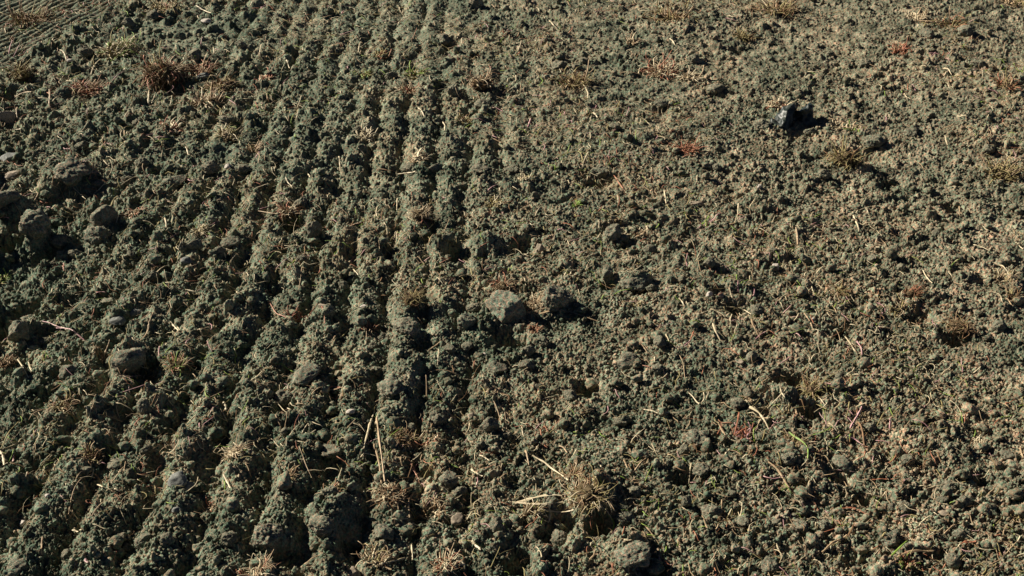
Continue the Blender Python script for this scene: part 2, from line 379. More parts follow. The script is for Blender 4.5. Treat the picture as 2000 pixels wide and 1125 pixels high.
#OBJECTS
# ------------------------------------------------------------------ clods: px, py, width px, height factor, description
CLODS = [
 (988,607,76,.8,'large blocky clod with a pale flat top'),(912,632,40,.9,'chunky pointed clod'),(925,603,30,.8,'low brown clod'),(1085,583,68,.9,'large rounded leaning clod'),
 (520,1048,84,.9,'big smooth-crowned clod casting black shadow'),(1365,857,44,.9,'round grey clod with shaded front'),(1336,884,20,1.7,'narrow upright slab of soil'),(1370,918,32,.7,'dark lumpy clod'),
 (250,703,66,.85,'grey clod with a crack down its face'),(135,728,48,.7,'wedge-shaped grey clod'),(65,438,80,.8,'massive dark clod'),(8,388,70,.9,'square-topped dark clod'),
 (205,430,44,1.2,'tall dark pyramid clod'),(188,462,60,.9,'broad bumpy grey clod'),(118,470,54,.6,'low wide clod'),(50,615,52,.6,'flat-topped dark clod'),(36,652,48,1.2,'tall leaning grey clod'),
 (85,667,30,.8,'small round dark clod'),(133,332,100,.65,'broad knobbly mound-like clod'),(165,98,36,.9,'dark rounded clod'),(410,328,40,.9,'rounded clod with dark underside'),(470,328,46,.6,'rough wide clod'),
 (277,320,30,.8,'smooth brown clod'),(250,342,36,1.,'jagged dark clod'),(340,352,60,.6,'flattened greyish clod'),(158,284,38,.7,'dark smooth clod'),(613,452,30,1.5,'tall standing clod with smooth side'),
 (588,402,34,.9,'knobbly round clod'),(528,443,18,1.,'small egg-shaped clod'),(588,506,20,.8,'small round clod'),(712,470,13,1.1,'tiny dark pinnacle clod'),(793,637,60,.6,'arched clod bridging a hollow'),
 (752,662,32,.9,'pale rounded clod'),(728,678,20,.9,'pale greenish nugget'),(913,679,25,.9,'tan faceted clod'),(880,682,24,.7,'dark half-buried clod'),(593,730,74,.5,'wide pale slab-like clod'),
 (560,720,20,.8,'dark round clod'),(735,728,26,1.,'pale gritty clod'),(970,722,40,.8,'steep pale clod'),(1200,460,34,1.3,'upright brown clod'),(1268,490,26,.9,'tan angular clod'),
 (1187,538,26,1.2,'leaning clod beside a dark gap'),(1240,552,54,.6,'rounded hump-like clod'),(1270,565,24,.8,'shaded brown clod'),(1383,515,26,.9,'sharp-ridged tan clod'),(1402,519,24,.8,'pale tapered clod'),
 (1331,546,18,.7,'small smooth clod'),(1030,686,28,.9,'cubic pale clod'),(1030,716,32,.9,'block-shaped tan clod'),(1228,706,52,.6,'tan wedge clod with flat face'),(1290,668,26,.8,'small blocky tan clod'),
 (1470,700,24,1.1,'upright oval tan clod'),(1285,722,26,.8,'brown rounded clod'),(1061,667,24,.9,'dark round crumbly clod'),(1225,667,20,.9,'small faceted clod'),(1583,411,17,.8,'pale smooth nugget'),
 (1512,490,20,.8,'dark oval clod'),(1705,508,26,.8,'dusty round clod'),(1760,523,20,.7,'pale brown flattened clod'),(1640,736,20,.7,'pinkish lump'),(1613,641,16,1.,'small round brown clod'),
 (1555,549,30,.8,'dark rounded clod'),(1828,458,14,1.3,'small upright clod'),(283,800,32,1.3,'steep grey peak-like clod'),(285,882,28,.9,'smooth grey rounded clod'),(228,906,34,.6,'flattened oval clod'),
 (170,921,22,.9,'small squared clod'),(432,846,20,1.4,'egg-shaped grey clod'),(35,1108,60,.5,'wide pale-topped clod'),(235,1052,28,.8,'rough little clod'),(246,1070,22,.8,'tan rounded clod'),
 (282,1060,46,.8,'broad dark clod'),(447,1055,34,.8,'grey rounded clod'),(130,1088,26,1.1,'pale sharp-topped clod'),(325,1052,30,.8,'lumpy clod at the groove'),(630,1022,62,.7,'craggy clod with pitted top'),
 (750,1042,48,.7,'rugged dark peaked clod'),(970,1034,32,1.5,'tall leaning clod'),(955,838,36,1.,'blocky clod with a shaded face'),(852,820,36,.8,'pale domed clod'),(803,834,28,.7,'overhanging cracked clod'),
 (813,847,14,1.2,'small upright nugget'),(555,846,20,.9,'small grey block clod'),(555,778,44,.7,'rounded ridge clod'),(765,758,66,.6,'broad crusted clod'),(650,880,60,.6,'hollow-fronted clod'),
 (873,942,40,1.,'shaded steep clod'),(900,960,30,.8,'small rounded ridge clod'),(940,872,20,1.1,'narrow dark clod'),(990,853,30,.8,'smooth-topped tan clod'),(905,872,20,.8,'gritty dark clod'),
 (645,968,36,.9,'grey crumbling clod'),(1440,789,30,.9,'pale rounded clod under straw'),(1462,770,24,.9,'pinkish upright clod'),(1215,993,22,.8,'oval clod stacked on another'),(1222,1011,40,.6,'wide oval clod'),
 (1392,1000,52,.7,'large domed tan clod'),(1240,962,30,.7,'dark bumpy clod'),(1342,982,22,1.3,'narrow ridge of soil'),(1114,775,30,.8,'smooth tan clod'),(1052,757,20,.7,'dark cubic clod'),(1210,826,24,.8,'square brown clod'),
 (1025,1094,20,.8,'little smooth brown nugget'),(1015,1086,13,1.,'tiny oval nugget'),(1095,1056,40,.9,'round dark clod'),(1232,1082,84,.6,'massive crumbly clod with shaded side'),(1430,965,20,.8,'bead-like clod'),
 (1700,836,28,.9,'round pale clod beside twisted straw'),(1773,902,26,1.,'tan faceted clod'),(1740,1050,42,.6,'pale pinkish clod'),(1885,982,34,.8,'rounded clod with dark side'),
 (1880,1046,34,.7,'purple-brown oval clod'),(1860,1098,28,1.6,'dark upright spire clod'),(1795,1071,22,.8,'grey rough clod'),(1610,1030,34,.8,'rounded tan clod'),(1565,1032,38,.9,'dark shaded clod'),
 (1636,1102,18,.8,'small peach lump'),(1671,1104,18,.7,'small cream nugget'),(1540,897,34,.9,'rough brown clod'),(1852,952,34,.7,'tan mound clod'),(1840,976,22,.7,'pale flat nugget'),
 (1770,990,28,.7,'pinkish double clod'),(1745,990,24,.7,'pale oblong clod'),(1930,1004,18,.7,'peach rounded nugget'),(1080,978,36,.8,'dark clod wrapped in roots'),(930,10,24,1.6,'upright dark block clod'),
 (865,80,44,.8,'dark mound clod'),(885,182,24,1.1,'small dark cone clod'),(940,200,46,.6,'dark broken clod'),(605,150,26,.8,'dark clod beside the rust leaves'),(765,150,22,.9,'dark knob of soil'),
 (1140,119,20,.8,'pale buff round clod'),(1124,131,20,.8,'smooth buff clod'),(1355,117,26,.9,'smooth brown round clod'),(1090,128,42,.7,'dark sagging clod'),(1230,227,28,.9,'dark notched clod'),
 (1200,249,22,.8,'dark square clod'),(1290,207,28,1.,'dark hunched clod'),(1400,172,44,.7,'dark crumbled clod'),(1490,247,34,.8,'pale clod at the scrap edge'),(1345,257,38,.8,'dark uneven clod'),
 (1170,332,54,.7,'dark broad clod'),(1387,326,22,.8,'pale tan clod'),(1400,329,22,.8,'warm tan clod'),(1583,257,24,.8,'smooth clod in front of the scrap'),(1660,312,48,.7,'dark knobbly clod'),
 (1705,272,60,.5,'long dark clod'),(1810,68,28,.9,'pale angular clod'),(1912,126,34,.7,'pale wide clod'),(1620,106,18,.8,'dark round clod'),(1692,126,26,.8,'dark smooth clod'),(1885,63,30,1.,'sharp tan clod'),
 (1505,1110,40,.7,'low dark clod at the bottom'),(430,492,24,.9,'round dark knob clod'),(450,475,36,.7,'flattened grey clod'),(300,541,24,1.,'round dusty clod'),(380,481,28,1.,'dark paired clod'),(358,484,26,1.,'dusty paired clod'),
 (148,498,26,.7,'flat-topped clod'),(104,514,16,.9,'pale round pebble-like clod'),(255,497,18,.8,'tan oval nugget'),(210,590,44,.6,'sloping dark clod'),(1610,340,24,.8,'dusty grey clod'),(1950,640,34,.8,'pale lumpy clod'),
 (1480,608,30,.8,'earthy clod beside stems'),(1520,1010,24,.8,'brown lump'),(640,612,34,1.,'rounded clod behind red leaves'),(670,560,26,.8,'pointed ridge clod'),(850,330,26,.9,'dark ridge clod'),
 (800,330,30,.7,'clod with straw on it'),(1000,330,40,.6,'broad grey clod'),(940,330,44,.6,'dusty broad clod'),(700,255,22,.9,'dark spiky clod'),(560,255,20,.9,'dark tilted clod'),(440,235,30,.8,'dark twin-lobed clod'),
 (270,240,26,.8,'small clod facing away'),(190,360,40,.6,'low grey clod'),(380,110,30,.9,'dark faceted clod'),(250,45,36,.8,'dark blocky clod'),(300,30,30,.8,'dark clod near the tracks'),(470,90,24,.9,'dark peaked clod'),
 (1780,260,28,.8,'pinkish rough clod'),(1930,290,26,.8,'rounded pale clod'),(1970,890,30,.7,'dusty rounded clod'),(1650,905,40,.7,'flat ringed clod'),(1450,1020,30,.7,'dusty small clod')]
LIMX = 1.0
cseed = 0
def put_lump(me_list, name, px, py, w, hf, desc, cat, group=None, sink=.3, extra=None, seed=0):
    r = np.random.RandomState(seed+int(px)*7+int(py))
    p = place(px, py+w*.12); s = w/float(pxm(p[1]))/2*(.98 if w < 45 else .86)*(.8 if py < 400 and w > 34 else 1)
    o = link(name, me_list[r.randint(len(me_list))])
    if desc.startswith('large blocky'): s *= 1.18; sink = .12
    o.location = (p[0], p[1]+s*.2, p[2]+s*hf*(1-2*sink)*.62)
    o.rotation_euler = (r.uniform(-.25, .25), r.uniform(-.25, .25), r.uniform(0, 6.28))
    o.scale = (s*r.uniform(.95, 1.12), s*r.uniform(.85, 1.05), s*.9*hf)
    tag(o, uniq(desc, px, py, extra), cat, group); return o
CLODS = [c if not c[4].startswith('large blocky') else (990, 610, 76, .85, c[4]) for c in CLODS]
for (px, py, w, hf, d) in CLODS:
    blocky = any(q in d for q in ('block', 'facet', 'angul', 'flat', 'wedge', 'slab', 'cubic', 'square', 'sharp', 'chunky', 'pyramid', 'peak', 'steep', 'tall', 'upright', 'pointed', 'crack'))
    pale = 'pale' in d or 'grey' in d or d.startswith(('large blocky', 'big smooth', 'chunky', 'tan'))
    put_lump(BK if d.startswith(('chunky', 'large blocky')) else CB if blocky else CL, 'soil_clod', px, py, w, hf, d, 'clod', 'larger clods lying on the ploughed soil')
STONES = [(8,232,52,1.1,'t','pale tan stone at the left edge'),(22,340,44,.5,'t','flat pale stone with a broken edge'),(16,306,44,.6,'g','smooth blue-grey stone slab'),(350,940,42,.6,'g','flat grey stone'),
 (366,950,26,.5,'g','grey stone chip'),(228,628,32,.45,'g','flat blue-grey stone'),(85,991,24,.6,'g','smooth dark grey pebble'),(93,970,11,1.,'w','tiny white angular pebble'),(45,1024,15,1.,'w','small whitish pebble'),
 (345,997,20,.6,'g','small pale grey stone'),(690,1120,30,.7,'t','pale pinkish stone at the bottom edge'),(892,1014,26,.85,'t','pinkish cube-shaped pebble'),(920,813,16,.9,'t','round cream pebble'),(685,807,17,.7,'w','pale flat chip of stone'),
 (1515,524,16,1.1,'w','white-faced angular chip'),(1054,488,17,1.5,'t','smooth upright buff stone'),(1385,577,14,1.3,'w','cream chip'),(1408,580,12,1.6,'t','narrow peach chip'),(1446,707,20,.6,'t','flat pale pink stone'),
 (1483,366,11,1.,'w','tiny pink-white pebble'),(1583,411,16,.7,'t','pale oval stone'),(1845,1001,26,.5,'t','flat tan stone'),(402,42,22,.5,'w','pale flat stone'),(137,124,11,.8,'w','small white pebble'),(397,149,22,.7,'g','pale grey stone in the furrow'),
 (710,599,14,.7,'w','light chip on the ridge'),(943,694,14,.6,'w','cream flake'),(262,612,30,.5,'g','pale grey flake'),(365,512,20,.6,'g','pale dusty stone'),(445,327,14,.9,'w','whitish nub'),(1230,300,12,.7,'t','small buff pebble'),
 (630,598,16,.7,'t','small buff stone'),(1965,470,12,.7,'t','little pale stone'),(1587,624,8,1.,'w','tiny lilac-white pebble'),(1360,398,24,.5,'t','flat tan stone flake'),(1455,515,12,.8,'t','small round tan pebble'),(640,598,8,.9,'w','tiny light pebble')]
for (px, py, w, hf, c, d) in STONES:
    put_lump(ST[c], 'stone', px, py, w, hf, d, 'stone', sink=.22, seed=5)

# ------------------------------------------------------------------ straws: points in the photograph, width px, colour
STR = [
 ([(383,13),(398,23),(413,33)],3,'c'),([(178,148),(186,132),(197,118)],3,'c'),([(243,148),(262,140),(280,133)],3,'t'),([(117,100),(127,108),(130,120)],3,'c'),([(30,193),(45,188),(62,183)],3,'t'),
 ([(290,205),(291,190),(292,178)],3,'c'),([(297,205),(305,185)],3,'c'),([(302,284),(325,282)],3,'c'),([(363,290),(366,296),(368,305)],3,'c'),([(20,256),(42,258)],5,'c'),([(34,212),(33,222),(35,237)],3,'t'),
 ([(97,210),(99,195),(97,178)],5,'t'),([(202,315),(209,325),(215,327)],3,'c'),([(537,68),(549,52)],3,'c'),([(508,112),(509,100),(511,90)],3,'c'),([(560,122),(563,130),(567,140)],4,'c'),([(700,105),(702,92),(706,85)],3,'c'),
 ([(893,78),(902,66),(918,58)],3,'c'),([(940,52),(930,62),(922,72)],3,'c'),([(902,88),(904,76)],4,'c'),([(662,308),(664,322),(665,340)],4,'c'),([(817,214),(823,220),(829,232)],4,'c'),([(864,240),(870,250),(868,268)],4,'c'),
 ([(735,335),(760,341),(785,344)],3,'b'),([(776,343),(795,342),(812,340)],4,'c'),([(598,337),(602,344),(606,351)],4,'c'),([(558,350),(563,362),(571,368)],4,'c'),([(502,300),(508,308),(505,322)],3,'t'),([(700,292),(706,299),(712,306)],3,'c'),
 ([(1073,43),(1078,50),(1082,58)],4,'c'),([(1048,17),(1053,24)],3,'c'),([(1172,60),(1166,72)],3,'t'),([(1308,78),(1314,84),(1318,90)],4,'c'),([(1145,178),(1149,188),(1148,195)],4,'c'),([(1123,160),(1137,168),(1146,180)],3,'c'),
 ([(1085,312),(1110,303),(1132,297)],3,'o'),([(1149,300),(1142,315),(1137,328)],3,'c'),([(1132,300),(1137,312),(1138,322)],3,'o'),([(1159,224),(1163,228),(1167,233)],6,'c'),([(1037,235),(1034,245),(1031,252)],4,'p'),([(1199,346),(1207,360),(1217,372)],3,'r'),
 ([(1362,345),(1361,360)],3,'c'),([(1247,148),(1250,135)],3,'c'),([(1275,127),(1285,128),(1297,129)],4,'c'),([(1300,131),(1303,140),(1298,148)],4,'c'),([(1180,140),(1210,147),(1255,150)],3,'t'),([(1315,108),(1335,95),(1352,88)],3,'t'),
 ([(1842,137),(1850,140),(1858,149)],5,'c'),([(1790,33),(1782,27),(1787,38)],3,'c'),([(1828,262),(1843,255),(1860,248)],4,'t'),([(1868,230),(1880,232),(1893,235)],4,'c'),([(1727,232),(1731,238)],4,'p'),([(1845,268),(1847,278),(1850,287)],3,'c'),
 ([(1788,318),(1798,325),(1807,341)],3,'t'),([(1882,248),(1897,250),(1908,258)],3,'o'),([(1797,133),(1810,137),(1815,126)],3,'c'),([(1480,0),(1500,20)],2,'c'),
 ([(210,415),(222,400),(230,385)],3,'o'),([(228,438),(232,425),(252,422)],4,'c'),([(145,375),(158,386),(168,392)],3,'c'),([(308,474),(335,470),(360,456)],3,'p'),([(322,428),(325,438),(325,447)],4,'c'),
 ([(83,630),(105,645),(165,667)],3,'p'),([(110,642),(140,648),(160,662)],4,'p'),([(286,655),(295,635),(300,612)],3,'t'),([(203,708),(208,690),(215,668)],4,'t'),([(334,633),(340,642),(350,650)],5,'c'),([(340,648),(346,642),(352,648)],4,'c'),
 ([(390,647),(395,653),(402,660)],4,'c'),([(288,625),(294,640),(288,660),(270,672)],3,'t'),([(35,705),(45,722),(57,742)],5,'c'),([(57,712),(63,730)],4,'c'),([(126,518),(126,532)],6,'r'),([(114,519),(106,526),(100,532)],4,'r'),
 ([(450,577),(470,576),(495,581)],3,'c'),([(480,538),(487,542)],5,'c'),([(290,595),(296,582),(299,578)],5,'t'),
 ([(625,596),(633,612),(636,645)],4,'r'),([(648,672),(662,655),(682,645)],3,'t'),([(655,665),(668,664),(682,645)],4,'o'),([(840,683),(855,676),(870,669)],3,'t'),([(857,685),(856,700),(855,717)],4,'c'),([(833,735),(862,725),(895,737)],4,'t'),
 ([(749,640),(755,645)],5,'c'),([(717,635),(716,650),(716,672)],2,'t'),([(684,747),(695,740),(710,741)],4,'o'),([(583,570),(588,550),(590,525)],2,'t'),([(690,528),(694,534),(700,541)],4,'c'),([(777,390),(776,402),(775,415)],3,'c'),
 ([(852,545),(860,552),(866,560)],3,'c'),([(505,415),(535,423),(568,430)],4,'t'),([(525,590),(540,620),(560,625)],3,'r'),([(815,622),(822,632),(825,636)],4,'t'),
 ([(1045,622),(1080,611),(1120,618),(1175,634)],5,'t'),([(1020,618),(1050,613),(1085,602)],4,'t'),([(1297,375),(1299,388),(1301,402)],4,'c'),([(1442,402),(1441,415),(1440,428)],5,'c'),([(1385,438),(1397,430),(1411,420)],4,'p'),
 ([(1370,443),(1378,436),(1385,425)],4,'g'),([(1326,585),(1331,592),(1336,601)],4,'c'),([(1392,635),(1396,652),(1407,669)],6,'c'),([(1467,627),(1470,640),(1480,658)],5,'t'),([(1355,650),(1350,665),(1342,686)],4,'r'),
 ([(1320,683),(1337,680),(1348,668)],4,'p'),([(1250,672),(1257,682),(1264,692)],3,'t'),([(1255,716),(1268,721),(1280,728)],3,'r'),([(1327,698),(1334,715),(1338,748)],3,'t'),([(1412,684),(1425,685),(1442,697)],4,'r'),
 ([(1418,604),(1435,605),(1442,613)],4,'c'),([(1442,605),(1455,610),(1467,617)],3,'c'),([(1240,467),(1255,462),(1263,450)],5,'t'),([(1263,445),(1264,458)],5,'c'),([(1173,490),(1174,502)],3,'t'),([(1205,385),(1207,400)],3,'c'),
 ([(1610,394),(1625,394),(1638,390)],5,'c'),([(1666,424),(1671,438),(1677,456)],6,'c'),([(1554,450),(1557,465),(1558,482)],8,'t'),([(1720,470),(1725,477),(1731,486)],4,'t'),([(1690,483),(1702,485),(1717,487)],4,'c'),
 ([(1900,482),(1915,486),(1932,493)],6,'c'),([(1983,477),(1990,485),(1997,491)],5,'c'),([(1802,533),(1810,548),(1820,558)],5,'c'),([(1936,573),(1953,580),(1957,597)],5,'c'),([(1625,600),(1633,615)],4,'t'),([(1570,615),(1580,632),(1588,650)],5,'t'),
 ([(1650,660),(1660,678),(1670,690)],5,'c'),([(1673,670),(1680,682),(1683,696)],5,'p'),([(1583,560),(1587,572)],3,'c'),([(1520,590),(1528,605)],3,'c'),([(1640,572),(1633,580),(1640,592)],3,'t'),([(1945,520),(1958,525),(1972,537)],6,'c'),
 ([(1682,490),(1685,502)],3,'t'),([(1543,425),(1553,420),(1560,415)],3,'c'),([(1965,586),(1975,600)],4,'t'),([(1690,410),(1695,420)],4,'c'),([(1873,407),(1873,425)],4,'t'),
 ([(233,785),(240,796),(252,805)],5,'c'),([(437,790),(442,807)],6,'c'),([(135,1008),(145,960),(162,938),(180,930)],4,'t'),([(180,1012),(215,985),(255,962)],4,'t'),([(84,1052),(83,1070),(82,1087)],4,'t'),([(143,1043),(160,1041)],6,'c'),
 ([(212,1065),(232,1070)],5,'c'),([(233,1070),(227,1085),(222,1105)],4,'r'),([(168,1096),(173,1104)],7,'p'),([(2,885),(8,898),(9,912)],7,'c'),([(29,893),(26,905)],5,'p'),([(190,950),(201,955)],6,'c'),([(224,960),(234,965)],6,'c'),
 ([(232,925),(240,922)],5,'c'),([(437,930),(444,945),(451,960)],5,'c'),([(170,785),(175,795)],3,'t'),([(193,815),(215,818),(240,828)],4,'t'),([(3,880),(20,850),(40,825)],4,'o'),([(177,915),(160,925),(148,945)],3,'t'),([(180,935),(183,920)],4,'c'),
 ([(732,808),(720,850),(710,895)],6,'c'),([(736,820),(742,870),(752,945)],7,'t'),([(730,870),(741,910),(745,948)],4,'t'),([(733,833),(738,815),(745,802)],4,'c'),([(583,878),(600,920),(617,957)],3,'t'),([(722,990),(745,981),(772,982)],6,'c'),
 ([(964,787),(974,815),(982,845)],4,'t'),([(921,924),(932,928),(943,935)],6,'c'),([(936,893),(956,903)],5,'c'),([(922,1064),(930,1072),(939,1081)],8,'c'),([(804,1068),(806,1085),(806,1100)],6,'c'),([(800,903),(810,925),(820,950)],5,'r'),
 ([(818,952),(808,965),(801,977)],5,'t'),([(792,955),(805,968),(818,980)],5,'t'),([(783,895),(786,915)],6,'t'),([(785,893),(802,897)],5,'c'),([(740,912),(765,911),(783,914)],4,'c'),([(665,762),(650,760),(630,766)],5,'r'),([(620,765),(640,768),(670,760)],4,'t'),
 ([(533,767),(543,767)],4,'g'),([(580,1117),(600,1103),(622,1090)],5,'t'),([(733,1110),(750,1107),(792,1096)],7,'c'),([(735,1108),(748,1112),(765,1118)],6,'t'),([(690,1050),(710,1065),(722,1072)],4,'t'),([(765,1018),(780,1022),(797,1016)],5,'c'),
 ([(800,1015),(798,990),(803,970)],4,'t'),([(615,968),(650,965)],2,'t'),([(560,800),(578,810),(585,830)],3,'c'),([(897,1108),(908,1107)],9,'c'),([(728,1093),(738,1066)],5,'c'),([(708,1095),(720,1070)],4,'t'),([(520,790),(545,797),(560,812)],3,'c'),
 ([(590,850),(603,828),(605,840)],3,'c'),([(1000,820),(985,805),(990,840)],2,'t'),([(948,770),(955,768),(963,760)],6,'t'),
 ([(1257,803),(1270,806),(1284,812)],6,'c'),([(1292,811),(1325,812),(1352,802)],7,'c'),([(1345,771),(1355,782),(1365,797),(1377,785),(1374,770)],5,'c'),([(1463,798),(1482,815),(1502,845)],10,'c'),([(1402,830),(1412,850),(1418,866)],8,'t'),
 ([(1390,828),(1400,835)],6,'t'),([(1240,923),(1253,908),(1267,895)],6,'t'),([(1218,902),(1225,918)],6,'t'),([(1315,908),(1325,916),(1335,926)],4,'t'),([(1092,874),(1108,888)],5,'t'),([(1026,883),(1030,898),(1033,912)],8,'t'),
 ([(1040,897),(1062,908),(1078,926),(1110,942)],8,'c'),([(1163,905),(1175,917)],4,'c'),([(1183,973),(1188,990)],8,'g'),([(1005,988),(1040,980),(1097,973)],10,'c'),([(1040,1003),(1080,1007),(1120,1004)],9,'c'),([(1072,993),(1075,1012),(1070,1030)],7,'c'),
 ([(1175,1034),(1179,1051)],6,'t'),([(1218,1058),(1228,1060),(1237,1066)],6,'c'),([(1258,1030),(1270,1045),(1287,1067)],4,'t'),([(1323,1057),(1330,1083)],7,'t'),([(1371,1010),(1375,1025),(1381,1036)],5,'t'),([(1196,1105),(1198,1123)],6,'r'),
 ([(1443,810),(1440,830),(1434,855)],5,'r'),([(1457,838),(1447,845),(1436,857)],5,'r'),([(1467,817),(1480,820),(1500,822)],7,'t'),([(1000,985),(1060,992),(1100,985)],6,'c'),([(1265,1065),(1255,1040)],3,'t'),([(1145,1105),(1160,1090),(1163,1072)],5,'t'),
 ([(1682,802),(1674,818),(1660,840)],7,'p'),([(1650,856),(1668,862),(1685,874)],7,'p'),([(1675,828),(1683,845),(1688,872)],8,'b'),([(1540,852),(1560,865),(1578,880),(1577,900)],7,'g'),([(1563,862),(1580,885),(1600,887)],5,'o'),
 ([(1605,1083),(1628,1068),(1653,1053)],10,'t'),([(1655,1052),(1665,1035),(1672,1020)],5,'b'),([(1752,1092),(1785,1084),(1825,1082)],9,'t'),([(1875,1066),(1905,1062)],8,'r'),([(1500,905),(1520,925),(1540,957)],7,'t'),([(1544,928),(1557,950)],7,'t'),
 ([(1702,941),(1722,940),(1745,940)],4,'r'),([(1718,928),(1728,933),(1735,941)],6,'t'),([(1628,936),(1648,945),(1655,972)],5,'t'),([(1610,827),(1622,833),(1634,846)],5,'c'),([(1658,790),(1656,805),(1652,822)],4,'o'),([(1668,970),(1662,975)],6,'c'),
 ([(1640,1000),(1655,995),(1670,997)],5,'r'),([(1740,1090),(1760,1075),(1772,1060)],6,'g'),([(1990,880),(1998,900)],8,'t'),([(1522,765),(1532,780)],6,'c'),([(1843,1047),(1855,1037),(1868,1028)],5,'t'),([(1920,785),(1932,790),(1938,797)],4,'t'),
 ([(1617,805),(1590,806),(1580,800)],6,'o'),([(1593,780),(1605,790),(1614,803)],5,'c'),([(1550,800),(1556,820)],6,'t'),([(1985,760),(2000,772)],5,'t'),([(1516,1064),(1522,1080)],5,'c'),([(1970,800),(1952,790),(1935,783)],4,'t'),
 ([(600,625),(640,570)],2,'r'),([(960,10),(966,18)],3,'t'),([(1105,5),(1112,13)],3,'t'),([(1600,20),(1604,36)],3,'t'),([(1400,45),(1412,52)],3,'t'),([(1575,95),(1590,102)],3,'c'),([(1700,195),(1710,190)],3,'t'),([(1766,185),(1772,196)],3,'c')]
def path3(pts, w, n=9, lift=1.0, seed=0):
    r = np.random.RandomState(seed)
    if len(pts) == 2: pts = [pts[0], ((pts[0][0]+pts[1][0])/2+r.uniform(-2, 2), (pts[0][1]+pts[1][1])/2+r.uniform(-2, 2)), pts[1]]
    G = np.array([place(*q) for q in pts]); t = np.arange(len(G)); tt = np.linspace(0, len(G)-1, n)
    # smooth curve through the points
    P = np.stack([np.interp(tt, t, G[:, k]) for k in range(3)], 1)
    for _ in range(2): P[1:-1] = .5*P[1:-1]+.25*(P[:-2]+P[2:])
    rad = w/2/float(pxm(P[n//2, 1]))
    gz = np.maximum(ground(P[:, 0], P[:, 1]), np.maximum(ground(P[:, 0]+rad, P[:, 1]), ground(P[:, 0]-rad, P[:, 1])))
    L = np.linalg.norm(P[-1]-P[0])
    z = np.maximum(P[:, 2], gz)+rad*.8+.0035+.03*L*lift*np.sin(np.linspace(0, np.pi, n))
    for _ in range(3): z[1:-1] = np.maximum(.5*z[1:-1]+.25*(z[:-2]+z[2:]), gz[1:-1]+rad*.5)
    # the lifted points keep their place on the sight line of the photograph (one still on the ground, touching it at both ends)
    P[:, 2] = z; return P, rad
def straw_obj(P, rad, c, seed):
    r = np.random.RandomState(seed)
    c0 = P.mean(0).copy(); wid = 1+.3*r.randn(len(P)); wid = np.clip(wid, .45, 1.6); wid[0] = .7
    V, F = strand(P-c0, rad, rad*r.uniform(.4, .95), r.uniform(.3, .8), 4, wid)
    o = link('straw_piece', new_mesh('straw_piece', V, F, [MATS[c]], smooth=False)); o.location = c0; return o
def sdesc(pts, w, c):
    L = sum(math.dist(pts[i], pts[i+1]) for i in range(len(pts)-1)); ch = math.dist(pts[0], pts[-1])
    sz = 'tiny' if L < 16 else 'short' if L < 32 else 'long' if L > 75 else 'thin' if w <= 3 else 'thick' if w >= 7 else ''
    sh = 'curled' if ch < .8*L else 'bent' if ch < .965*L else 'slightly curved' if ch < .99*L else 'straight'
    kind = 'blade of grass' if c == 'g' else 'root stem' if c in 'rb' else 'stem' if c == 'p' else 'straw'
    return ' '.join(f'{sz} {sh} {CNAME[c]} {kind}'.split())
for i, (pts, w, c) in enumerate(STR):
    P, rad = path3(pts, w*.66+(.7 if pts[0][1] < 450 else .25), 11, 1.0, i)
    m = pts[len(pts)//2]
    tag(straw_obj(P, rad, c, i), uniq(sdesc(pts, w, c), *m), 'straw', 'separate straws lying on the soil')

